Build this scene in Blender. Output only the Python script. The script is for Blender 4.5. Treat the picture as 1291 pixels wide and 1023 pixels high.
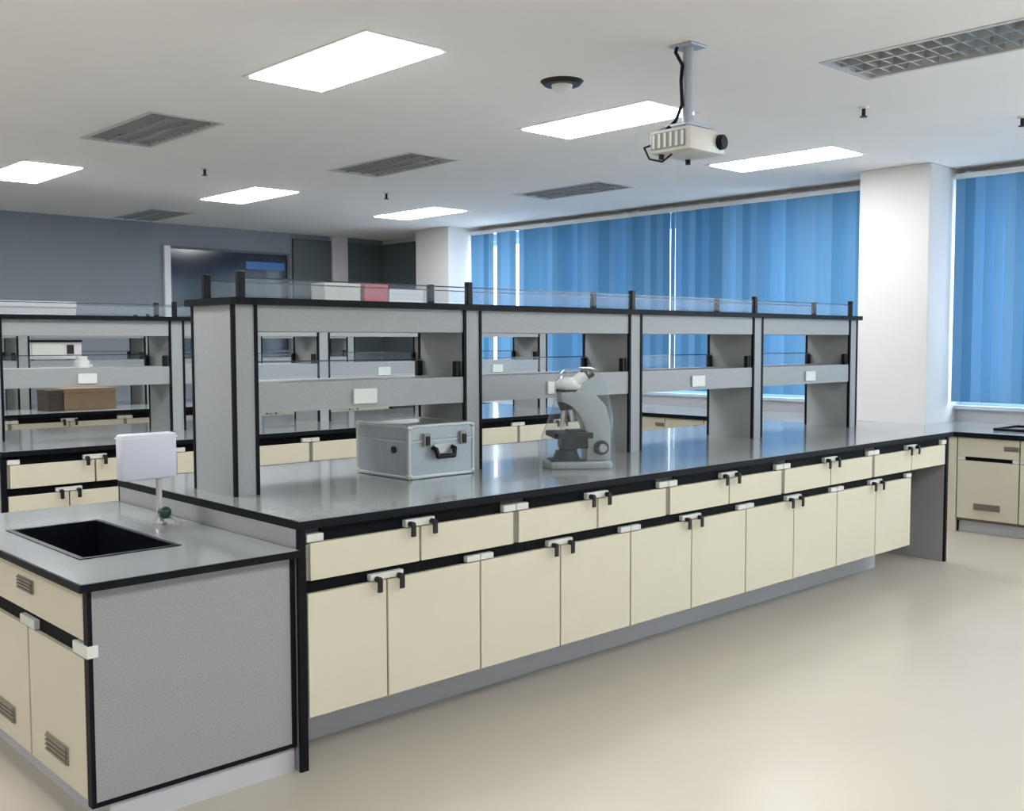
import bpy, bmesh, math, random
from mathutils import Vector, Matrix
random.seed(7)
for o in list(bpy.data.objects): bpy.data.objects.remove(o)
S = bpy.context.scene
COL = S.collection

# ------------------------------------------------------------------ camera
F_PX, PITCH, YAW, ROLL = 1307.94, -0.0612598, 0.817102, -0.00198816
fwd = Vector((math.cos(PITCH)*math.cos(YAW), math.cos(PITCH)*math.sin(YAW), math.sin(PITCH)))
rt0 = Vector((math.sin(YAW), -math.cos(YAW), 0)); up0 = rt0.cross(fwd)
rt = rt0*math.cos(ROLL) + up0*math.sin(ROLL); up = up0*math.cos(ROLL) - rt0*math.sin(ROLL)
cd = bpy.data.cameras.new('camera'); cam = bpy.data.objects.new('camera', cd); COL.objects.link(cam)
cd.sensor_fit = 'HORIZONTAL'; cd.sensor_width = 36.0; cd.lens = F_PX/1291*36.0; cd.clip_start = 0.05; cd.clip_end = 200
M = Matrix((rt, up, -fwd)).transposed().to_4x4(); M.translation = (0, 0, 1.5)
cam.matrix_world = M
S.camera = cam
# ------------------------------------------------------------------ world, light levels, exposure
PANEL_STRENGTH = 15.0
WORLD_STRENGTH = 5.0
w = bpy.data.worlds.new('world'); S.world = w; w.use_nodes = True
bg = w.node_tree.nodes['Background']; bg.inputs[0].default_value = (0.80, 0.90, 1.0, 1); bg.inputs[1].default_value = WORLD_STRENGTH
S.view_settings.view_transform = 'Standard'; S.view_settings.look = 'None'
S.view_settings.gamma = 1.0; S.view_settings.exposure = 0.85; S.view_settings.use_curve_mapping = False

# ------------------------------------------------------------------ materials
def mat(name, col, rough=0.5, metal=0.0, noise=0.0, scale=40.0, bump=0.0, spec=0.5, coat=0.0):
    m = bpy.data.materials.new(name); m.use_nodes = True
    nt = m.node_tree; b = nt.nodes['Principled BSDF']
    b.inputs['Base Color'].default_value = (*col, 1); b.inputs['Roughness'].default_value = rough
    b.inputs['Metallic'].default_value = metal; b.inputs['Specular IOR Level'].default_value = spec
    b.inputs['Coat Weight'].default_value = coat
    if noise or bump:
        tc = nt.nodes.new('ShaderNodeTexCoord'); n = nt.nodes.new('ShaderNodeTexNoise')
        n.inputs['Scale'].default_value = scale; n.inputs['Detail'].default_value = 4
        nt.links.new(tc.outputs['Object'], n.inputs['Vector'])
        if noise:
            r = nt.nodes.new('ShaderNodeValToRGB')
            r.color_ramp.elements[0].position = 0.3; r.color_ramp.elements[1].position = 0.7
            r.color_ramp.elements[0].color = (*[c*(1-noise) for c in col], 1)
            r.color_ramp.elements[1].color = (*[min(1, c*(1+noise)) for c in col], 1)
            nt.links.new(n.outputs['Fac'], r.inputs['Fac']); nt.links.new(r.outputs['Color'], b.inputs['Base Color'])
        if bump:
            bp = nt.nodes.new('ShaderNodeBump'); bp.inputs['Strength'].default_value = bump; bp.inputs['Distance'].default_value = 0.01
            nt.links.new(n.outputs['Fac'], bp.inputs['Height']); nt.links.new(bp.outputs['Normal'], b.inputs['Normal'])
    return m
def emit(name, col, s):
    m = bpy.data.materials.new(name); m.use_nodes = True; nt = m.node_tree
    nt.nodes.remove(nt.nodes['Principled BSDF']); e = nt.nodes.new('ShaderNodeEmission')
    e.inputs[0].default_value = (*col, 1); e.inputs[1].default_value = s
    nt.links.new(e.outputs[0], nt.nodes['Material Output'].inputs[0]); return m
def glass(name, tint, ior=1.45, haze=0.0, hazecol=(.8, .85, .9)):
    m = bpy.data.materials.new(name); m.use_nodes = True; nt = m.node_tree
    nt.nodes.remove(nt.nodes['Principled BSDF'])
    t = nt.nodes.new('ShaderNodeBsdfTransparent'); t.inputs[0].default_value = (*tint, 1)
    g = nt.nodes.new('ShaderNodeBsdfGlossy'); g.inputs['Roughness'].default_value = 0.05
    fr = nt.nodes.new('ShaderNodeFresnel'); fr.inputs[0].default_value = ior
    mx = nt.nodes.new('ShaderNodeMixShader')
    ge = nt.nodes.new('ShaderNodeNewGeometry'); sb = nt.nodes.new('ShaderNodeMath'); sb.operation = 'SUBTRACT'; sb.inputs[0].default_value = 1.0
    ml = nt.nodes.new('ShaderNodeMath'); ml.operation = 'MULTIPLY'      # thin sheet: reflect at the entry face only, no internal reflection
    nt.links.new(ge.outputs['Backfacing'], sb.inputs[1]); nt.links.new(sb.outputs[0], ml.inputs[0]); nt.links.new(fr.outputs[0], ml.inputs[1])
    nt.links.new(ml.outputs[0], mx.inputs[0]); nt.links.new(t.outputs[0], mx.inputs[1]); nt.links.new(g.outputs[0], mx.inputs[2])
    out = mx.outputs[0]
    if haze:
        d = nt.nodes.new('ShaderNodeBsdfDiffuse'); d.inputs[0].default_value = (*hazecol, 1)
        m2 = nt.nodes.new('ShaderNodeMixShader'); m2.inputs[0].default_value = haze
        nt.links.new(out, m2.inputs[1]); nt.links.new(d.outputs[0], m2.inputs[2]); out = m2.outputs[0]
    nt.links.new(out, nt.nodes['Material Output'].inputs[0]); return m
def blind_mat():
    m = bpy.data.materials.new('blue blind fabric'); m.use_nodes = True; nt = m.node_tree
    nt.nodes.remove(nt.nodes['Principled BSDF'])
    oi = nt.nodes.new('ShaderNodeObjectInfo'); r = nt.nodes.new('ShaderNodeValToRGB')
    r.color_ramp.elements[0].color = (0.10, 0.28, 0.49, 1); r.color_ramp.elements[1].color = (0.21, 0.44, 0.68, 1)
    nt.links.new(oi.outputs['Random'], r.inputs['Fac'])
    d = nt.nodes.new('ShaderNodeBsdfDiffuse'); t = nt.nodes.new('ShaderNodeBsdfTranslucent')
    nt.links.new(r.outputs[0], d.inputs[0]); nt.links.new(r.outputs[0], t.inputs[0])
    mx = nt.nodes.new('ShaderNodeMixShader'); mx.inputs[0].default_value = 0.16
    nt.links.new(d.outputs[0], mx.inputs[1]); nt.links.new(t.outputs[0], mx.inputs[2])
    nt.links.new(mx.outputs[0], nt.nodes['Material Output'].inputs[0]); return m

CREAM = mat('cream laminate', (0.61, 0.57, 0.44), 0.38, noise=0.015, scale=6)
GREY = mat('grey speckled laminate', (0.29, 0.30, 0.305), 0.42, noise=0.10, scale=160)
RACK = mat('grey rack panel', (0.31, 0.325, 0.33), 0.45, noise=0.06, scale=140)
TOP = mat('grey epoxy worktop', (0.29, 0.305, 0.31), 0.16, noise=0.07, scale=120, spec=0.75, coat=0.25)
BLACK = mat('black edge banding', (0.005, 0.006, 0.009), 0.5, spec=0.12)
CHAN = mat('black grip channel', (0.004, 0.004, 0.006), 0.6, spec=0.08)
CAP = mat('pale grey end cap', (0.62, 0.62, 0.58), 0.4)
LOCK = mat('dark lock and key', (0.02, 0.02, 0.022), 0.4, spec=0.2)
GAP = mat('dark joint strip', (0.17, 0.15, 0.12), 0.7)
PLINTH = mat('grey plinth', (0.50, 0.50, 0.53), 0.5)
VENT = mat('brown grey vent', (0.22, 0.20, 0.16), 0.5)
WHITE = mat('white painted plaster', (0.62, 0.61, 0.605), 0.7, noise=0.012, scale=3, bump=0.02)
CEIL = mat('off white ceiling', (0.90, 0.89, 0.885), 0.8, noise=0.012, scale=2)
WALLG = mat('blue grey wall paint', (0.22, 0.245, 0.275), 0.7, noise=0.02, scale=3)
FLOOR = mat('cream vinyl floor', (0.475, 0.43, 0.36), 0.30, noise=0.025, scale=1.5, spec=0.45)
SOCK = mat('white socket plastic', (0.68, 0.70, 0.66), 0.35)
SINK = mat('black polypropylene sink', (0.005, 0.006, 0.010), 0.35, spec=0.15)
ALU = mat('brushed aluminium', (0.33, 0.37, 0.39), 0.38, metal=0.45, noise=0.05, scale=30)
ALUEDGE = mat('bright aluminium trim', (0.46, 0.50, 0.50), 0.3, metal=0.5)
BLKPL = mat('black plastic', (0.006, 0.007, 0.009), 0.4, spec=0.2)
STEEL = mat('steel', (0.55, 0.56, 0.57), 0.3, metal=0.8)
LILAC = mat('pale lilac plastic', (0.62, 0.63, 0.72), 0.35)
GREEN = mat('dark green valve', (0.01, 0.045, 0.035), 0.3)
POST = mat('pale post', (0.55, 0.52, 0.54), 0.4)
FRAME = mat('white aluminium frame', (0.72, 0.73, 0.74), 0.4)
FIXT = mat('fixture grey metal', (0.60, 0.61, 0.61), 0.4, metal=0.1)
LOUV = mat('louvre blade metal', (0.62, 0.63, 0.63), 0.22, metal=0.6)
TUBE = mat('unlit white tube', (0.85, 0.85, 0.85), 0.15)
PANEL = emit('lit ceiling panel', (0.97, 0.985, 1.0), PANEL_STRENGTH)
SCOPE = mat('light grey enamel', (0.34, 0.37, 0.38), 0.3, coat=0.3)
SCOPEW = mat('white enamel', (0.78, 0.80, 0.79), 0.3)
BLIND = blind_mat()
PANE = glass('window pane', (0.93, 0.96, 0.97))
GUARD = glass('guard glass', (0.95, 0.97, 0.985), ior=1.14, haze=0.06)
COVER = glass('clear dust cover', (0.93, 0.95, 0.96), ior=1.25, haze=0.10, hazecol=(.5, .55, .57))
GEDGE = mat('dark glass edge', (0.03, 0.05, 0.07), 0.2)
DARKGL = mat('dark blue glass', (0.004, 0.010, 0.026), 0.12)
BLUEREFL = mat('painted blue reflection', (0.03, 0.14, 0.42), 0.4)  # flat colour imitating blue light mirrored in the dark glass
DARKDOOR = mat('dark slate laminate', (0.085, 0.105, 0.115), 0.5, noise=0.03, scale=5)
KRAFT = mat('brown cardboard', (0.22, 0.155, 0.09), 0.8, noise=0.06, scale=20)
KRAFTD = mat('dark brown cardboard', (0.05, 0.04, 0.03), 0.8)
BEIGE = mat('beige carton', (0.52, 0.50, 0.44), 0.7, noise=0.03)
RED = mat('red carton', (0.42, 0.075, 0.085), 0.6)
PALE = mat('pale carton', (0.60, 0.59, 0.59), 0.6)
PROJ = mat('off white projector shell', (0.66, 0.65, 0.59), 0.4)
PROJG = mat('grey projector vent', (0.26, 0.25, 0.26), 0.5)
POLE = mat('blue grey pole', (0.42, 0.45, 0.52), 0.35, metal=0.3)
SCREEN = mat('dark display', (0.02, 0.022, 0.026), 0.2)

# ------------------------------------------------------------------ mesh helpers
class MB:
    def __init__(s): s.bm = bmesh.new()
    def box(s, x0, x1, y0, y1, z0, z1, bev=0.0):
        r = bmesh.ops.create_cube(s.bm, size=1.0, matrix=Matrix.Translation(((x0+x1)/2, (y0+y1)/2, (z0+z1)/2)) @ Matrix.Diagonal((abs(x1-x0), abs(y1-y0), abs(z1-z0), 1)))
        if bev:
            es = list({e for v in r['verts'] for e in v.link_edges})
            bmesh.ops.bevel(s.bm, geom=es, offset=bev, segments=2, affect='EDGES', profile=0.5)
        return s
    def cyl(s, p0, p1, r0, r1=None, seg=20):
        p0 = Vector(p0); p1 = Vector(p1); d = p1-p0
        q = d.to_track_quat('Z', 'Y').to_matrix().to_4x4(); q.translation = (p0+p1)/2
        bmesh.ops.create_cone(s.bm, cap_ends=True, segments=seg, radius1=r0, radius2=r0 if r1 is None else r1, depth=d.length, matrix=q); return s
    def sph(s, c, r, sc=(1, 1, 1)):
        bmesh.ops.create_uvsphere(s.bm, u_segments=20, v_segments=12, radius=r, matrix=Matrix.Translation(c) @ Matrix.Diagonal((*sc, 1))); return s
    def poly(s, pts, axis, a, b, bev=0.0):
        """extrude a 2D outline; axis 'y': pts are (x,z); axis 'z': pts are (x,y); axis 'x': pts are (y,z)"""
        def P(p, t): return {'y': (p[0], t, p[1]), 'z': (p[0], p[1], t), 'x': (t, p[0], p[1])}[axis]
        v0 = [s.bm.verts.new(P(p, a)) for p in pts]; v1 = [s.bm.verts.new(P(p, b)) for p in pts]
        fs = [s.bm.faces.new(v0), s.bm.faces.new(v1)]
        n = len(pts)
        for i in range(n): fs.append(s.bm.faces.new((v0[i], v0[(i+1) % n], v1[(i+1) % n], v1[i])))
        bmesh.ops.recalc_face_normals(s.bm, faces=fs)
        if bev:
            es = [e for f in fs[:2] for e in f.edges]
            bmesh.ops.bevel(s.bm, geom=es, offset=bev, segments=2, affect='EDGES', profile=0.5)
        return s
    def tube(s, pts, r, seg=10):
        for a, b in zip(pts[:-1], pts[1:]):
            s.cyl(a, b, r, seg=seg)
        for p in pts[1:-1]: s.sph(p, r)
        return s
    def mesh(s, name, m, smooth=False):
        me = bpy.data.meshes.new(name); s.bm.to_mesh(me); s.bm.free(); me.materials.append(m)
        if smooth:
            for p in me.polygons: p.use_smooth = True
            try: me.set_sharp_from_angle(angle=math.radians(40))
            except Exception: pass
        return me
def link(name, me, parent=None, loc=None, rz=None):
    o = bpy.data.objects.new(name, me); COL.objects.link(o)
    if parent: o.parent = parent
    if loc: o.location = loc
    if rz is not None: o.rotation_euler = (0, 0, rz)
    return o
def part(name, mb, m, parent, label=None, smooth=False):
    o = link(name, mb.mesh(name, m, smooth), parent)
    if label: o['label'] = label
    return o
def tag(o, label, cat, group=None):
    o['label'] = label; o['category'] = cat
    if group: o['group'] = group
    return o
def thing(name, label, cat, loc=(0, 0, 0), rz=0.0, group=None):
    o = link(name, None, None, loc, rz); return tag(o, label, cat, group)
def struct(name, mb, m, smooth=False):
    o = link(name, mb.mesh(name, m, smooth)); o['kind'] = 'structure'; return o
def copy_tree(o, parent=None):
    c = o.copy(); COL.objects.link(c)
    if parent is not None: c.parent = parent
    for ch in list(KIDS.get(o.name, [])) or [x for x in o.children]: copy_tree(ch, c)
    return c
KIDS = {}
def dup(o, label, loc, rz=None, group=None):
    c = copy_tree(o); c['label'] = label; c.location = loc
    if rz is not None: c.rotation_euler = (0, 0, rz)
    if group: c['group'] = group
    return c
ORD = ['first', 'second', 'third', 'fourth', 'fifth', 'sixth', 'seventh', 'eighth', 'ninth', 'tenth', 'eleventh', 'twelfth', 'thirteenth', 'fourteenth']

# ------------------------------------------------------------------ room shell
CH = 3.0
XW, YB, XL, YF = 9.2, 12.6, -3.2, -3.4
struct('floor', MB().box(XL-.1, XW+.1, YF-.1, YB+.1, -0.1, 0), FLOOR)
LX = [-1.1, 1.05, 3.24, 5.37, 7.58]
LY = [-2.4, 0.0, 2.42, 4.79, 7.2, 9.65, 11.95]
LHX, LHY = 0.27, 0.60
LABKEYS = {(2, 4), (3, 4), (4, 4), (3, 6), (3, 2)}
def has_light(i, j): return j % 2 == 1 or (i, j) in LABKEYS
xs = sorted([XL-.1, XW+.1] + [v for x in LX for v in (x-LHX, x+LHX)]); ys = sorted([YF-.1, YB+.1] + [v for y in LY for v in (y-LHY, y+LHY)])
cb = MB()
for i in range(len(xs)-1):
    for j in range(len(ys)-1):
        if i % 2 == 1 and j % 2 == 1 and has_light(i//2, j//2): continue
        cb.box(xs[i], xs[i+1], ys[j], ys[j+1], CH, CH+.12)
bmesh.ops.remove_doubles(cb.bm, verts=cb.bm.verts[:], dist=1e-4)
struct('ceiling', cb, CEIL)
struct('wall_back', MB().box(XL-.1, XW+.2, YB, YB+.15, 0, CH), WALLG)
struct('wall_left', MB().box(XL-.15, XL, YF, YB, 0, CH), WHITE)
struct('wall_front', MB().box(XL-.1, XW+.2, YF-.15, YF, 0, CH), WHITE)
SILL, HEAD = 0.93, 2.82
C1, C2 = (4.02, 4.66), (10.46, 11.15)
COLX, PIERX = 8.60, 8.69
wr = MB()
wr.box(XW, XW+.2, YF, YB, 0, SILL); wr.box(XW, XW+.2, YF, YB, HEAD, CH)
for a, b in ((YF, -2.6), C1, (C2[0], YB)): wr.box(XW, XW+.2, a, b, SILL, HEAD)
struct('wall_right', wr, WHITE)
struct('trim_1', MB().box(XW-.06, XW, -2.6, C1[0], SILL-.03, SILL), WHITE)
struct('trim_2', MB().box(XW-.06, XW, C1[1], C2[0], SILL-.03, SILL), WHITE)
struct('wall_column', MB().box(COLX, XW, C1[0], C1[1], 0, CH, 0.008), WHITE)
struct('wall_corner', MB().box(PIERX, XW, C2[0], C2[1], 0, CH, 0.008), WHITE)
def window(name, y0, y1, n):
    root = link(name, None, None, (XW+.1, (y0+y1)/2, SILL)); root['kind'] = 'structure'
    h = HEAD-SILL; L = (y1-y0)/2
    f = MB(); f.box(-.03, .03, -L, L, 0, .06).box(-.03, .03, -L, L, h-.06, h).box(-.03, .03, -L, -L+.06, .06, h-.06).box(-.03, .03, L-.06, L, .06, h-.06)
    part('window_frame', f, FRAME, root)
    wd = (2*L-.12)/n
    for k in range(n):
        a = -L+.06+k*wd
        part('pane', MB().box(-.004, .004, a, a+wd, .06, h-.06), PANE, root)
        if k: part('mullion', MB().box(-.03, .03, a-.035, a+.035, .06, h-.06), FRAME, root)
window('window_1', C1[1], C2[0], 4)
window('window_2', -2.6, C1[0], 5)

# dark glazed opening and slate doors on the back wall
win3 = link('window_3', None, None, (6.72, YB, 1.28)); win3['kind'] = 'structure'
part('pane', MB().box(-.84, .84, -.03, -.006, .0, 1.41), DARKGL, win3, 'dark blue glass pane')
fr = MB(); fr.box(-.92, -.84, -.05, 0, -.05, 1.44)
part('window_frame', fr, FRAME, win3, 'white left jamb')
fr = MB(); fr.box(.84, .88, -.05, 0, -.05, 1.44).box(-.84, .84, -.05, 0, 1.41, 1.44).box(-.84, .84, -.07, 0, -.06, 0)
part('window_frame', fr, DARKDOOR, win3)
part('blue_reflection', MB().box(.22, .80, -.034, -.030, 1.20, 1.30), BLUEREFL, win3, 'painted blue light reflection near the top of the dark glass')  # reflection painted as a thin coloured strip on the pane
for n, (a, b) in enumerate(((7.66, 8.27), (8.55, 9.14))):
    d = link('door_%d' % (n+1), None, None, ((a+b)/2, YB, 0)); d['kind'] = 'structure'; hw = (b-a)/2
    part('door_leaf', MB().box(-hw, hw, -.045, -.003, .01, 2.93, .004), DARKDOOR, d)
    part('door_handle', MB().cyl((hw-.08, -.075, 1.0), (hw-.08, -.075, 1.2), .012).cyl((hw-.08, -.045, 1.02), (hw-.08, -.08, 1.02), .008).cyl((hw-.08, -.045, 1.18), (hw-.08, -.08, 1.18), .008), STEEL, d)
d = link('door_3', None, None, (XW, 11.86, 0)); d['kind'] = 'structure'
part('door_leaf', MB().box(-.045, -.003, -.69, .69, .01, 2.93, .004), DARKDOOR, d)
part('door_handle', MB().cyl((-.075, -.55, 1.0), (-.075, -.55, 1.2), .012).cyl((-.045, -.55, 1.02), (-.08, -.55, 1.02), .008).cyl((-.045, -.55, 1.18), (-.08, -.55, 1.18), .008), STEEL, d)
struct('trim_3', MB().box(8.28, 8.54, YB-.07, YB, 0, CH), WHITE)
struct('baseboard_back', MB().box(XL, 7.65, YB-.015, YB, 0, .1), PLINTH)

# ------------------------------------------------------------------ vertical blinds
vane_me = MB().box(-.0015, .0015, -.045, .045, .97, 2.90).mesh('vane', BLIND)
def blind(y0, y1, label, opens=()):
    root = thing('vertical_blind', label, 'blind', (9.06, (y0+y1)/2, 0), group='blue vertical blinds along the window wall')
    L = (y1-y0)/2
    part('headrail', MB().box(-.03, .138, -L, L, 2.90, 2.945), FRAME, root)
    for yb in (-L+.1, 0, L-.1): part('bracket', MB().box(-.02, .14, yb-.015, yb+.015, 2.945, 2.96), FRAME, root)
    n = int((y1-y0)/.082); st = (y1-y0)/n
    for k in range(n):
        y = -L+st*(k+.5); a = random.uniform(-.12, .22)+.20
        if random.random() < .10: a += .25
        for oy, oa, ow in opens:
            if abs((y0+y1)/2+y-oy) < st*ow: a = oa
        if a is not None: link('vane', vane_me, root, (0, y, 0), a)   # None: this vane is missing and daylight shows
OPENS = ((9.95, None, .5), (9.58, None, .5))
blind(7.665, 10.42, 'blue vertical blind beside the far white corner pier, two vanes missing', OPENS)
blind(6.605, 7.66, 'narrow blue vertical blind between the two wide blinds', ((7.13, -.38, .5),))
blind(4.68, 6.60, 'wide blue vertical blind whose end meets the back of the white column')
blind(1.55, 4.0, 'blue vertical blind past the white column, above the bench with the dark sink')

# ------------------------------------------------------------------ ceiling lights
def frame_mb(h=.012):
    a, b = LHX-.002, LHY-.002
    m = MB(); m.box(-a, a, -b, -b+.03, -.004, .10).box(-a, a, b-.03, b, -.004, .10).box(-a, -a+.03, -b+.03, b-.03, -.004, .10).box(a-.03, a, -b+.03, b-.03, -.004, .10)
    m.box(-a, a, -b, b, .10, .115)
    return m
lit = thing('ceiling_light', '', 'light', (LX[2], LY[3], CH))
part('frame', frame_mb(), FRAME, lit)
part('diffuser', MB().box(-LHX+.033, LHX-.033, -LHY+.033, LHY-.033, -.010, .002), PANEL, lit, 'glowing white diffuser')
unlit = thing('louvre_light', '', 'light', (LX[2], LY[4], CH))
part('frame', frame_mb(), FIXT, unlit)
for k in range(-1, 2):
    part('tube', MB().cyl((k*.15, -LHY+.05, .075), (k*.15, LHY-.05, .075), .013, seg=12), TUBE, unlit)
for k in range(2):
    x = -.08+k*.16
    part('louvre_rail', MB().box(x-.004, x+.004, -LHY+.033, LHY-.033, .0, .05), LOUV, unlit)
for k in range(13):
    y = -LHY+.033+(k+.5)*(2*LHY-.066)/13
    part('louvre_blade', MB().box(-LHX+.033, LHX-.033, y-.003, y+.003, .004, .045), LOUV, unlit)
GL, GU = 'lit recessed ceiling panels', 'unlit louvred ceiling lights'
labs = {(2, 3): 'lit white ceiling panel above the aluminium case', (3, 3): 'lit white ceiling panel just behind the projector pole', (4, 3): 'lit white ceiling panel between the projector and the white column',
        (2, 5): 'lit white ceiling panel above the third bench with the brown box', (3, 5): 'lit white ceiling panel in the far lit row, in front of the dark glass',
        (4, 5): 'lit white ceiling panel near the far white corner pier',
        (2, 4): 'unlit grey louvred ceiling light between two lit panels, above the middle bench end', (3, 4): 'unlit grey louvred ceiling light above the middle of the middle bench', (4, 4): 'unlit grey louvred ceiling light close to the blue blinds',
        (3, 6): 'unlit grey louvred ceiling light against the back wall above the dark glass',
        (3, 2): 'large unlit louvred ceiling light with visible tubes and blades, before the projector'}
first = {0: True, 1: True}
for j, y in enumerate(LY):
    on = j % 2 == 1
    for i, x in enumerate(LX):
        if not has_light(i, j): continue
        lab = labs.get((i, j), 'lit white ceiling panel outside the rows above the benches' if on else 'unlit louvred ceiling light outside the rows above the benches')
        src = lit if on else unlit; g = GL if on else GU
        if first[on]:
            first[on] = False; src.location = (x, y, CH); src['label'] = lab; src['group'] = g
        else: dup(src, lab, (x, y, CH), group=g)

# ------------------------------------------------------------------ bench units (local: x along the bench, front at y=0 facing -y)
def lock_mb(x, z):
    return MB().cyl((x, -.004, z+.018), (x, -.026, z+.018), .011, seg=12).box(x-.011, x+.011, -.030, -.022, z-.028, z+.022, .003)
def make_drawer_unit(wd=1.0):
    u = thing('drawer_unit', '', 'drawers'); h = wd/2
    part('carcass', MB().box(.002, wd-.002, .03, .70, .668, .852), GAP, u)
    for k in range(2):
        a = .016 if k == 0 else h+.005; b = h-.005 if k == 0 else wd-.016
        d = part('drawer', MB().box(a, b, 0, .03, .670, .802, .002), CREAM, u)
        x = h-.052 if k == 0 else h+.052
        part('lock', lock_mb(x, .80), LOCK, d, 'dark lock with hanging key')
    part('grip_channel', MB().box(.07, wd-.07, .02, .03, .802, .853).box(.0, wd, .03, .04, .802, .853), CHAN, u)
    part('end_cap', MB().box(h-.07, h+.07, -.002, .03, .806, .834, .003), CAP, u)
    part('end_cap', MB().box(.002, .07, -.002, .03, .806, .834, .003), CAP, u)
    part('end_cap', MB().box(wd-.07, wd-.002, -.002, .03, .806, .834, .003), CAP, u)
    for xa in (.001, wd-.014): part('joint_strip', MB().box(xa, xa+.013, .006, .029, .672, .80), VENT, u)
    return u
def make_base(wl, wr):
    u = thing('base_cabinet', '', 'cabinet'); wd = wl+wr
    part('carcass', MB().box(.002, wd-.002, .03, .70, .18, .664), GAP, u)
    for k, (a, b) in enumerate(((.004, wl-.004), (wl+.004, wd-.004))):
        d = part('door', MB().box(a, b, 0, .03, .185, .624, .002), CREAM, u)
        x = wl-.05 if k == 0 else wl+.05
        part('lock', lock_mb(x, .615), LOCK, d, 'dark lock with hanging key')
    part('grip_channel', MB().box(.0, wd, .02, .04, .624, .666), CHAN, u)
    part('end_cap', MB().box(wl-.075, wl+.075, -.002, .03, .628, .652, .003), CAP, u)
    part('end_cap', MB().box(wd-.07, wd-.002, -.002, .03, .628, .652, .003), CAP, u)
    if wl > .4: part('end_cap', MB().box(.002, .07, -.002, .03, .628, .652, .003), CAP, u)
    part('plinth', MB().box(.0, wd, .24, .26, 0, .18), PLINTH, u)
    return u
BX0, BYF, BL, BD, HT = 1.9, 3.08, 5.0, 1.52, 0.885
DU = make_drawer_unit(); BCF = make_base(.343, .46); BC = make_base(.46, .464)
protos_used = set()
def use(proto, label, loc, rz=0.0, group=None):
    if proto.name in protos_used: return dup(proto, label, loc, rz, group)
    protos_used.add(proto.name); proto.location = loc; proto.rotation_euler = (0, 0, rz); proto['label'] = label
    if group: proto['group'] = group
    return proto
def slab(name, label, x0, x1, y0, y1, z, t, holes=None):
    r = thing(name, label, 'worktop', (x0, y0, z-t)); W_, D_ = x1-x0, y1-y0
    e = .006
    if holes:
        hx0, hx1, hy0, hy1 = [v for v in (holes[0]-x0, holes[1]-x0, holes[2]-y0, holes[3]-y0)]
        m = MB().box(e, hx0, e, D_-e, 0, t).box(hx1, W_-e, e, D_-e, 0, t).box(hx0, hx1, e, hy0, 0, t).box(hx0, hx1, hy1, D_-e, 0, t)
    else: m = MB().box(e, W_-e, e, D_-e, 0, t)
    part('top', m, TOP, r)
    b = MB().box(0, W_, 0, e, 0, t-.0015).box(0, W_, D_-e, D_, 0, t-.0015).box(0, e, e, D_-e, 0, t-.0015).box(W_-e, W_, e, D_-e, 0, t-.0015)
    part('edge_band', b, BLACK, r, 'black edge banding')
    return r
def end_panel(label, x, y0, y1, z1, group=None):
    r = thing('end_panel', label, 'panel', (x, y0, 0), group=group); D_ = y1-y0
    part('board', MB().box(0, .03, .012, D_-.012, 0, z1), GREY, r)
    part('edge_band', MB().box(-.001, .031, 0, .012, 0, z1), BLACK, r, 'black front edge')
    part('edge_band', MB().box(-.001, .031, D_-.012, D_, 0, z1), BLACK, r, 'black rear edge')
    return r
# reagent shelf over a bench, local origin on the worktop at the bench's left front corner
UPX = [.1+1.2*k for k in range(5)]; UW = .11; SY0, SY1 = .66, 1.01
Z = lambda z: z-HT
def make_rack():
    r = thing('reagent_shelf', '', 'shelf')
    for x in UPX:
        u = part('upright', MB().box(x+.003, x+UW-.003, SY0+.003, SY1-.003, 0, Z(1.65)), RACK, r)
        part('edge_trim', MB().box(x-.001, x+.014, SY0-.002, SY0+.014, 0, Z(1.65)).box(x-.001, x+.014, SY1-.014, SY1+.002, 0, Z(1.65)), BLACK, u, 'black corner edging')
        part('edge_trim', MB().box(x+UW-.014, x+UW+.001, SY0-.002, SY0+.014, 0, Z(1.65)).box(x+UW-.014, x+UW+.001, SY1-.014, SY1+.002, 0, Z(1.65)), BLACK, u, 'black corner edging')
    part('top_board', MB().box(UPX[0]-.015, UPX[-1]+UW+.015, SY0-.03, SY1+.03, Z(1.65), Z(1.678)), BLACK, r, 'black top board')
    for k in range(4):
        a, b = UPX[k]+UW, UPX[k+1]
        part('fascia', MB().box(a, b, SY0+.006, SY1-.006, Z(1.545), Z(1.65)), RACK, r)
        t = part('service_trunk', MB().box(a, b, SY0+.006, SY1-.006, Z(1.213), Z(1.335)), RACK, r)
        xs_ = (.73, 1.92, 3.13, 4.38)[k]
        s = MB().box(xs_-.062, xs_+.062, SY0-.006, SY0+.006, Z(1.232), Z(1.298), .003)
        part('socket', s, SOCK, t, 'white double socket')
        for tier, zz in ((0, 1.335), (1, 1.678)):
            for yy in ((SY0+.03, SY1-.03) if tier else (SY1-.03,)):
                g = part('guard_glass', MB().box(a-.04, b+.04, yy-.003, yy+.003, Z(zz+.012), Z(zz+.078)) if tier else MB().box(a+.002, b-.002, yy-.003, yy+.003, Z(zz+.012), Z(zz+.078)), GUARD, r)
                part('glass_edge', MB().box(a-.04 if tier else a+.002, b+.04 if tier else b-.002, yy-.003, yy+.003, Z(zz+.078), Z(zz+.083)), GEDGE, g)
                if tier == 0:
                    for px, yy in ((a+.022, SY1-.03), (b-.022, SY1-.03), (b-.022, SY0+.03)):
                        part('guard_post', MB().box(px-.015, px+.015, yy-.014, yy+.014, Z(zz), Z(zz+.075), .003), BLKPL, r)
    for x in UPX:
        for yy in (SY0+.03, SY1-.03):
            part('guard_post', MB().box(x+.04, x+.07, yy-.014, yy+.014, Z(1.678), Z(1.785), .003), BLKPL, r)
    return r
RACKP = make_rack()
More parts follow.
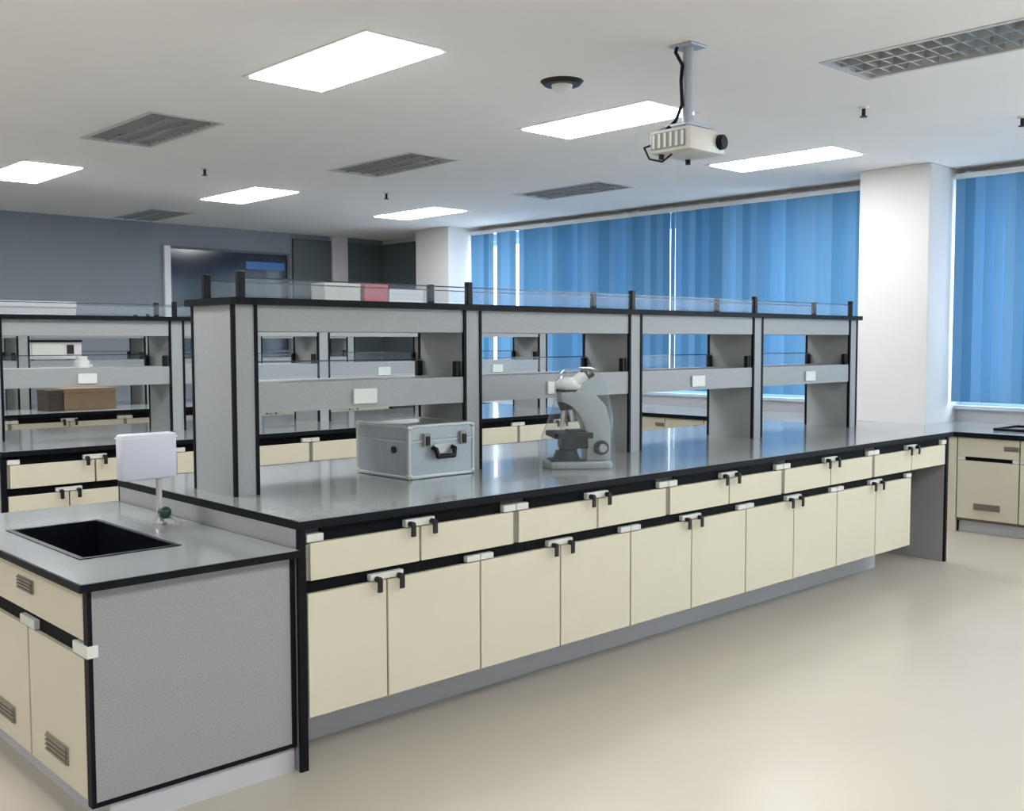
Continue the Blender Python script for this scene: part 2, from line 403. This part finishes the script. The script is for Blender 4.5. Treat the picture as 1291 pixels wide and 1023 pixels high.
WHICH = [('the bench with the aluminium case', 'front'), ('the bench behind the aluminium case', 'middle'), ('the bench with the brown box', 'far')]
for b in range(3):
    yo = BYF+3.14*b; wn = WHICH[b][0]
    slab('bench_worktop', 'long grey worktop with black edge on ' + wn, BX0-.02, BX0+BL+.1, yo-.012, yo+BD, HT, .03)
    end_panel('grey black-edged end panel at the %s end of %s' % ('sink' if b == 0 else 'left-wall', wn), BX0-.02, yo, yo+BD-.012, HT-.03)
    end_panel('grey black-edged end panel at the window end of ' + wn, BX0+BL+.02, yo, yo+BD-.012, HT-.03)
    for k in range(5):
        use(DU, 'cream two-drawer unit, %s toward the windows, under %s' % (ORD[k], wn), (BX0+.013+k*1.0, yo, 0), 0, 'drawer units under ' + wn)
    use(BCF, 'narrow-doored cream base cabinet farthest from windows under %s' % wn, (BX0+.013, yo, 0), 0, 'base cabinets under ' + wn)
    for k in range(4):
        use(BC, 'cream two-door base cabinet, %s toward the windows, under %s' % (ORD[k+1], wn), (BX0+.816+k*.925, yo, 0), 0, 'base cabinets under ' + wn)
    use(RACKP, 'grey reagent shelf with glass guards standing on ' + wn, (BX0, yo, HT), 0, 'reagent shelves on the benches')

# ------------------------------------------------------------------ sink cabinet at the end of the front bench
def vent(xc, zc, wd, hh, parent, y=0.0):
    v = part('vent_grille', MB().box(xc-wd/2, xc+wd/2, y-.004, y+.004, zc-hh/2, zc+hh/2, .001), VENT, parent, 'brown grey vent grille')
    n = 4
    for k in range(n):
        z = zc-hh/2+hh*(k+.5)/n
        part('slat', MB().box(xc-wd/2+.006, xc+wd/2-.006, y-.010, y-.004, z-hh/n*.30, z+hh/n*.18), VENT, v)
    return v
SX0, SX1, SY_0, SY_1, SH = 1.165, 1.878, 3.10, 4.60, 0.79
# local frame: x runs toward -Y of the room, front at y=0 facing -X  (rotation -90 degrees, origin at far end of the front)
sc = thing('sink_cabinet', 'cream and grey sink cabinet with vents butted against the end of the front bench', 'cabinet', (SX0, SY_1, 0), -math.pi/2)
LEN = SY_1-SY_0; DEP = SX1-SX0-.003
part('carcass', MB().box(.01, LEN-.03, .03, DEP-.01, .10, .55), GAP, sc)
part('rear_rail', MB().box(.01, LEN-.03, DEP-.03, DEP-.01, .55, .76), GREY, sc)
part('side_panel', MB().box(LEN-.03, LEN, .012, DEP, .09, .76), GREY, sc, 'large grey side panel')
eb = MB().box(LEN-.031, LEN+.001, 0, .014, .09, .76).box(LEN-.004, LEN+.002, .012, DEP, .09, .105).box(LEN-.004, LEN+.003, DEP-.018, DEP, .09, .76)
part('edge_band', eb, BLACK, sc, 'black edging of the side panel')
part('side_panel', MB().box(0, .02, .012, DEP, .09, .76), GREY, sc)
part('plinth', MB().box(.03, LEN-.015, .06, DEP, 0, .09), PLINTH, sc)
for (a, b, vt) in ((LEN-.03-1.0, LEN-.032, True), (.022, LEN-.034-1.0, False)):
    d = part('drawer_front', MB().box(a, b-.004, 0, .03, .600, .757, .002), CREAM, sc)
    if vt: vent((a+b)/2, .690, .15, .045, d)
for (a, b) in ((LEN-.03-.49, LEN-.032), (LEN-.03-.99, LEN-.03-.50), (.022, LEN-.03-1.0)):
    d = part('door', MB().box(a, b-.003, 0, .03, .105, .545, .002), CREAM, sc)
    vent((a+b)/2, .20, .19, .06, d)
part('grip_channel', MB().box(.02, LEN-.03, .015, .035, .545, .600), CHAN, sc)
for x in (LEN-.03-.495, LEN-.03-.995):
    part('end_cap', MB().box(x-.07, x+.07, -.003, .03, .548, .580, .003), CAP, sc)
part('end_cap', MB().box(LEN-.11, LEN+.004, -.006, .03, .552, .590, .003), SOCK, sc)
HX0, HX1, HY0, HY1 = 1.27, 1.61, 3.42, 4.14
slab('sink_worktop', 'low grey worktop with a sink cut-out on the sink cabinet', 1.128, SX1-.002, 3.055, SY_1, SH, .025, (HX0, HX1, HY0, HY1))
def sink(label, x0, x1, y0, y1, z):
    r = thing('lab_sink', label, 'sink', ((x0+x1)/2, (y0+y1)/2, z-.2), group='black sinks'); a, b = (x1-x0)/2, (y1-y0)/2; t = .012
    m = MB().box(-a, a, -b, b, .0, t).box(-a, -a+t, -b, b, t, .198).box(a-t, a, -b, b, t, .198).box(-a+t, a-t, -b, -b+t, t, .198).box(-a+t, a-t, b-t, b, t, .198)
    part('basin', m, SINK, r)
    l = .008
    part('rim', MB().box(-a-l, a+l, -b-l, -b+t, .2005, .203).box(-a-l, a+l, b-t, b+l, .2005, .203).box(-a-l, -a+t, -b+t, b-t, .2005, .203).box(a-t, a+l, -b+t, b-t, .2005, .203), SINK, r)
    part('drain', MB().cyl((0, b*.5, t), (0, b*.5, t+.006), .035), STEEL, r)
    return r
sink('black rectangular sink let into the sink cabinet worktop', HX0+.002, HX1-.002, HY0+.002, HY1-.002, SH)
# box-headed tap / eyewash post behind the sink
tp = thing('tap_station', 'pale lilac box head on a slim post with dark green valve beside the sink', 'tap', (1.74, 3.86, SH))
part('post', MB().cyl((0, 0, 0), (0, 0, .20), .011), POST, tp, smooth=True)
part('base_flange', MB().cyl((0, 0, 0), (0, 0, .012), .028).cyl((0, 0, .012), (0, 0, .03), .018, .012), STEEL, tp, smooth=True)
part('valve', MB().cyl((.0, -.012, .055), (.0, -.05, .055), .014).sph((.0, -.052, .055), .024, (1, .8, 1)), GREEN, tp, 'dark green valve knob', smooth=True)
part('spout', MB().tube([(0, 0, .035), (.03, -.05, .03), (.05, -.08, .012)], .006), STEEL, tp, smooth=True)
part('box_head', MB().box(-.155, .065, -.03, .035, .185, .362, .012), LILAC, tp, smooth=True)
part('lid_seam', MB().box(-.156, .066, -.031, .036, .345, .349), FRAME, tp)

# ------------------------------------------------------------------ aluminium case
CX0, CX1, CY0, CY1, CHT = 2.80, 3.19, 3.655, 4.06, .245
ac = thing('equipment_case', 'aluminium flight case with black handle and two latches on the front bench', 'case', (CX0, CY0, HT))
cw, cdp = CX1-CX0, CY1-CY0
part('shell', MB().box(.004, cw-.004, .004, cdp-.004, .006, .168, .004), ALU, ac)
part('lid', MB().box(.004, cw-.004, .004, cdp-.004, .172, CHT-.004, .006), ALU, ac)
tr = MB()
for x in (0, cw-.016):
    for y in (0, cdp-.016):
        tr.box(x, x+.016, y, y+.016, .002, CHT-.002, .004)
for z in (0.0, CHT-.016):
    for y in (0, cdp-.016): tr.box(.016, cw-.016, y, y+.016, z+.002, z+.016, .003)
    for x in (0, cw-.016): tr.box(x, x+.016, .016, cdp-.016, z+.002, z+.016, .003)
part('edge_profile', tr, ALUEDGE, ac)
part('lid_seam', MB().box(.001, cw-.001, .001, cdp-.001, .167, .174), ALUEDGE, ac)
for x in (.012, cw-.012):
    for y in (.012, cdp-.012):
        for z in (.016, CHT-.014): part('corner_guard', MB().sph((x, y, z), .018, (.9, .9, .8)), ALUEDGE, ac, smooth=True)
for x in (.10, cw-.075):
    l = part('latch', MB().box(x-.018, x+.018, -.012, .004, .145, .205, .003), PROJG, ac, 'dark steel latch')
    part('latch_clasp', MB().box(x-.011, x+.011, -.018, -.010, .150, .192, .002), LOCK, l)
hd = part('handle', MB().tube([(cw*.36, .0, .135), (cw*.36, -.022, .130), (cw*.38, -.026, .098), (cw*.62, -.026, .098), (cw*.64, -.022, .130), (cw*.64, .0, .135)], .011), BLKPL, ac, 'black carrying handle', smooth=True)
part('handle_plate', MB().box(cw*.37, cw*.63, -.004, .004, .108, .150, .002), ALUEDGE, hd)
part('side_stud', MB().cyl((-.004, .11, .13), (.006, .11, .13), .016), LOCK, ac)
for x in (.05, cw-.05):
    for y in (.05, cdp-.05): part('foot', MB().cyl((x, y, 0), (x, y, .008), .012, seg=12), BLKPL, ac)

# ------------------------------------------------------------------ microscope (local +x = front)
ms = thing('microscope', 'grey microscope with black stage under a clear cover on the front bench', 'microscope', (3.71, 3.48, HT), math.radians(148))
part('base', MB().poly([(-.15, -.09), (-.06, -.10), (.06, -.085), (.15, -.075), (.17, -.04), (.17, .04), (.15, .075), (.06, .085), (-.06, .10), (-.15, .09)], 'z', 0, .035, .008), SCOPE, ms, smooth=True)
part('base_pad', MB().poly([(-.02, -.07), (.14, -.06), (.15, .06), (-.02, .07)], 'z', .035, .044, .003), BLKPL, ms)
part('arm', MB().poly([(-.155, .035), (-.03, .035), (-.03, .10), (-.02, .20), (.01, .262), (.045, .300), (.095, .325), (.10, .37), (.0, .385), (-.075, .36), (-.13, .30), (-.152, .22), (-.155, .12)], 'y', -.055, .055, .012), SCOPE, ms, smooth=True)
part('stage', MB().box(-.05, .14, -.105, .105, .150, .176, .004).box(-.03, .05, -.06, .06, .176, .184), BLKPL, ms, 'black stage')
part('stage_bracket', MB().box(-.04, .09, -.055, .055, .095, .156, .006), BLKPL, ms)
part('condenser', MB().cyl((.05, 0, .095), (.05, 0, .155), .032).cyl((.05, 0, .085), (.05, 0, .10), .045), BLKPL, ms, smooth=True)
part('lamp_house', MB().cyl((.06, 0, .044), (.06, 0, .084), .066, .052), BLKPL, ms, smooth=True)
part('nosepiece', MB().cyl((.055, 0, .325), (.05, 0, .285), .050, .040), BLKPL, ms, smooth=True)
for a in (0, 1, 2, 3):
    ca, sa = math.cos(a*1.57+.3), math.sin(a*1.57+.3)
    part('objective', MB().cyl((.05+.024*ca, .024*sa, .29), (.05+.036*ca, .036*sa, .225 if a else .20), .014, .009), STEEL, ms, smooth=True)
part('head', MB().cyl((.05, 0, .37), (.05, 0, .40), .055).sph((.05, 0, .405), .062, (1.05, 1.0, .62)), SCOPEW, ms, 'white binocular head', smooth=True)
for s in (-1, 1):
    e = part('eyepiece_tube', MB().cyl((.035, s*.03, .405), (-.030, s*.034, .452), .021), SCOPEW, ms, smooth=True)
    part('eyepiece', MB().cyl((-.030, s*.034, .452), (-.058, s*.036, .470), .024, .027), BLKPL, e, smooth=True)
part('head_band', MB().cyl((.05, 0, .384), (.05, 0, .372), .060), BLKPL, ms, 'dark band under the head', smooth=True)
for s in (-1, 1):
    k = part('focus_knob', MB().cyl((-.10, s*.042, .10), (-.10, s*.075, .10), .036), BLKPL, ms, smooth=True)
    part('fine_knob', MB().cyl((-.10, s*.075, .10), (-.10, s*.10, .10), .020), SCOPE, k, smooth=True)

cv = MB(); rings = []
for (z, xa, xb, hy) in ((.002, -.175, .195, .125), (.06, -.172, .19, .122), (.15, -.168, .172, .118), (.25, -.163, .135, .108), (.34, -.15, .112, .096), (.42, -.125, .105, .086), (.475, -.098, .07, .074), (.492, -.07, .03, .05)):
    rg = []
    for k in range(40):
        t = k/40*2*math.pi; c, s_ = math.cos(t), math.sin(t); e = .55
        wob = 1+.030*math.sin(7*t+z*9)*max(0, 1-z*1.2)+.02*math.sin(3*t-z*23)
        x = (xa+xb)/2+(xb-xa)/2*math.copysign(abs(c)**e, c)*wob; y_ = hy*math.copysign(abs(s_)**e, s_)*wob
        rg.append(cv.bm.verts.new((x, y_, z)))
    rings.append(rg)
for a_, b_ in zip(rings[:-1], rings[1:]):
    for k in range(40): cv.bm.faces.new((a_[k], a_[(k+1) % 40], b_[(k+1) % 40], b_[k]))
cv.bm.faces.new(rings[-1]); bmesh.ops.recalc_face_normals(cv.bm, faces=cv.bm.faces[:])
part('dust_cover', cv, COVER, ms, 'clear grey plastic dust cover', smooth=True)

# ------------------------------------------------------------------ bench along the window wall
WX, WH = 8.1, 0.79
def make_wall_unit(wd=.47, drawer_vent=True):
    u = thing('wall_cabinet_unit', '', 'cabinet')
    part('carcass', MB().box(.002, wd-.002, .03, .15, .09, .74), GAP, u)
    d = part('drawer', MB().box(.004, wd-.004, 0, .03, .600, .748, .002), CREAM, u)
    vent(wd-.06, .68, .11, .035, d)
    part('grip_channel', MB().box(.06, wd-.05, .015, .032, .570, .600), CHAN, u)
    part('end_cap', MB().box(.004, .06, -.002, .03, .572, .598, .002), CAP, u)
    part('end_cap', MB().box(wd-.05, wd-.004, -.002, .03, .572, .598, .002), CAP, u)
    d = part('door', MB().box(.004, wd-.004, 0, .03, .115, .568, .002), CREAM, u)
    vent(wd*.5, .215, .20, .05, d)
    part('plinth', MB().box(0, wd, .06, .08, 0, .09), PLINTH, u)
    return u
WU = make_wall_unit()
y = 3.52
k = 0
while y > 0.3:
    use(WU, 'cream vented cabinet of the window bench, %s from the white column past the front bench' % ORD[k], (WX, y, 0), -math.pi/2, 'cabinets of the window bench past the front bench')
    y -= .472; k += 1
YLOW = y
flr = thing('filler_panel', 'narrow cream filler panel between window bench cabinets by the white column', 'panel', (WX, 3.60, 0), -math.pi/2)
part('board', MB().box(.002, .074, .0, .03, .0, .748, .002), CREAM, flr)
y = 10.20; k = 0
while y > 3.70:
    use(WU, 'cream vented cabinet of the window bench behind the shelves, %s from the far pier' % ORD[k], (WX, y, 0), -math.pi/2, 'cabinets of the window bench behind the shelves')
    y -= .472; k += 1
YHI = 10.30
wt = thing('window_worktop', 'long grey low worktop running under the blue blinds and round the white column', 'worktop', (WX-.03, YLOW, WH-.035))
X2 = XW-(WX-.03)-.002; cxl = COLX-(WX-.03)-.002
o1, o2, o3, o4 = 0, C1[0]-YLOW-.002, C1[1]-YLOW+.002, YHI-YLOW
part('top', MB().poly([(.006, 0), (X2, 0), (X2, o2), (cxl, o2), (cxl, o3), (X2, o3), (X2, o4), (.006, o4)], 'z', 0, .035), TOP, wt)
part('edge_band', MB().box(0, .006, 0, o4, 0, .0345), BLACK, wt, 'dark front edge')
pn = thing('rear_panel', 'cream rear support panel under the window worktop', 'panel', (XW-.05, YLOW+.01, 0))
part('board', MB().box(0, .03, 0, C1[0]-YLOW-.03, 0, WH-.036), CREAM, pn)
# low dark sink tray on the window bench
ts = thing('bench_sink', 'black low-rimmed sink tray on the window bench past the white column', 'sink', (8.62, 3.02, WH), group='black sinks')
part('basin', MB().box(-.2, .2, -.33, .33, 0, .004), SINK, ts)
part('rim', MB().box(-.22, .22, -.35, -.33, 0, .02).box(-.22, .22, .33, .35, 0, .02).box(-.22, -.2, -.33, .33, 0, .02).box(.2, .22, -.33, .33, 0, .02), SINK, ts)

# ------------------------------------------------------------------ things on the other benches
def carton(name, label, x0, x1, y0, y1, z0, z1, m, m2=None, cat='box'):
    r = thing(name, label, cat, ((x0+x1)/2, (y0+y1)/2, z0)); a, b, h = (x1-x0)/2, (y1-y0)/2, z1-z0
    part('body', MB().box(-a, a, -b, b, 0, h-.012, .003), m, r)
    part('lid', MB().box(-a-.003, a+.003, -b-.003, b+.003, h-.04 if h > .1 else h*.55, h, .003), m2 or m, r)
    return r
T2 = 1.678
Y2 = BYF+3.14; Y3 = BYF+6.28
carton('flat_box', 'pale flat box lying on top of the middle bench shelf', 1.98, 2.60, Y2+.74, Y2+.93, T2, T2+.09, PALE)
carton('carton', 'beige carton standing on top of the middle bench shelf', 4.52, 4.86, Y2+.74, Y2+.93, T2, T2+.29, BEIGE)
carton('carton', 'red carton standing on top of the middle bench shelf', 4.90, 5.13, Y2+.74, Y2+.93, T2, T2+.30, RED)
carton('carton', 'grey carton beside the red carton on top of the middle bench shelf', 5.15, 5.50, Y2+.74, Y2+.93, T2, T2+.26, PALE)
carton('cardboard_box', 'brown cardboard box on the far bench worktop', 3.45, 3.92, Y3+.22, Y3+.55, HT, HT+.20, KRAFT)
carton('cardboard_box', 'dark block as the left side of the brown cardboard box on the far bench', 3.31, 3.44, Y3+.22, Y3+.50, HT, HT+.19, KRAFTD)  # separate dark block stands for the brown box's dark left side
bt = thing('bottle', 'small white capped bottle on the middle bench shelf tier', 'bottle', (2.66, Y2+.83, 1.335))
part('body', MB().cyl((0, 0, 0), (0, 0, .04), .05).cyl((0, 0, .04), (0, 0, .055), .05, .035), SOCK, bt, smooth=True)
part('cap', MB().cyl((0, 0, .055), (0, 0, .075), .037), SOCK, bt, smooth=True)
ins = thing('bench_instrument', 'white oven-like instrument with black top on the far bench shelf tier', 'instrument', (3.56, Y3+.83, 1.335))
part('body', MB().box(-.24, .24, -.13, .13, .01, .17, .006), FRAME, ins)
part('top_cover', MB().box(-.26, .245, -.135, .135, .17, .192, .003), BLKPL, ins, 'black top cover')
part('display', MB().box(.10, .165, -.135, -.128, .06, .145), SCREEN, ins, 'dark display')
part('door', MB().box(-.22, .07, -.136, -.128, .03, .155, .002), SOCK, ins)
for x in (-.2, .2):
    for yy in (-.1, .1): part('foot', MB().cyl((x, yy, 0), (x, yy, .012), .015, seg=10), BLKPL, ins)

# ------------------------------------------------------------------ projector and small ceiling fittings
pj = thing('projector', 'off-white projector hanging from a blue-grey ceiling pole', 'projector', (4.33, 3.30, CH))
part('ceiling_plate', MB().box(-.07, .07, -.07, .07, -.012, 0, .003), POLE, pj)
part('pole', MB().cyl((0, 0, -.012), (0, 0, -.40), .027), POLE, pj, smooth=True)
part('mount', MB().box(-.09, .09, -.07, .07, -.412, -.40, .002).tube([(-.08, .05, -.405), (-.13, .10, -.435)], .006).tube([(.08, -.05, -.405), (.13, -.10, -.435)], .006).tube([(.08, .05, -.405), (.13, .10, -.435)], .006).tube([(-.08, -.05, -.405), (-.13, -.10, -.435)], .006), POLE, pj)
bd = part('body', MB().box(-.15, .15, -.13, .13, -.55, -.432, .015), PROJ, pj, smooth=True)
part('vent', MB().box(-.156, -.148, -.10, .11, -.53, -.45), PROJG, bd, 'grey side vent')
for k in range(6): part('vent_fin', MB().box(-.160, -.154, -.095+k*.036, -.080+k*.036, -.525, -.455), PROJ, bd)
part('lens', MB().cyl((.10, -.12, -.49), (.10, -.15, -.49), .040, .038).cyl((.10, -.15, -.49), (.10, -.156, -.49), .030), BLKPL, pj, 'black lens', smooth=True)
for x in (-.11, .11): part('foot', MB().cyl((x, .08, -.55), (x, .08, -.575), .014), LOCK, pj)
part('cable', MB().tube([(-.05, .03, 0), (-.065, .03, -.04), (-.035, .01, -.10), (-.045, .01, -.18), (-.035, .01, -.30), (-.06, .03, -.38), (-.10, .06, -.43)], .009), BLKPL, pj, 'black cable along the pole', smooth=True)
part('cable', MB().tube([(-.14, .12, -.50), (-.175, .14, -.515), (-.17, .11, -.575), (-.13, .06, -.59), (-.10, .02, -.552)], .005), LOCK, pj, 'hanging cable loop', smooth=True)
sp = thing('ceiling_detector', 'round dark-ringed white dome detector on the ceiling near the projector', 'detector', (4.38, 4.24, CH))
part('ring', MB().cyl((0, 0, 0), (0, 0, -.022), .125, .105, 28), LOCK, sp, smooth=True)
part('dome', MB().sph((0, 0, -.022), .062, (1, 1, .7)), SOCK, sp, smooth=True)
def sprinkler(x, y, label):
    r = thing('sprinkler_head', label, 'sprinkler', (x, y, CH), group='ceiling sprinkler heads')
    part('escutcheon', MB().cyl((0, 0, 0), (0, 0, -.012), .035, .028), FRAME, r, smooth=True)
    part('nozzle', MB().cyl((0, 0, -.012), (0, 0, -.06), .012).cyl((0, 0, -.06), (0, 0, -.065), .024), LOCK, r, smooth=True)
sprinkler(4.26, 8.40, 'small dark sprinkler head on the ceiling between the unlit light and the far lit row')
sprinkler(6.29, 8.54, 'small dark sprinkler head on the ceiling before the lit panel near the corner pier')
sprinkler(6.27, 3.38, 'small dark sprinkler head on the ceiling between the louvred light and the lit panel')
sprinkler(7.32, 2.80, 'small dark sprinkler head on the ceiling toward the blind past the white column')
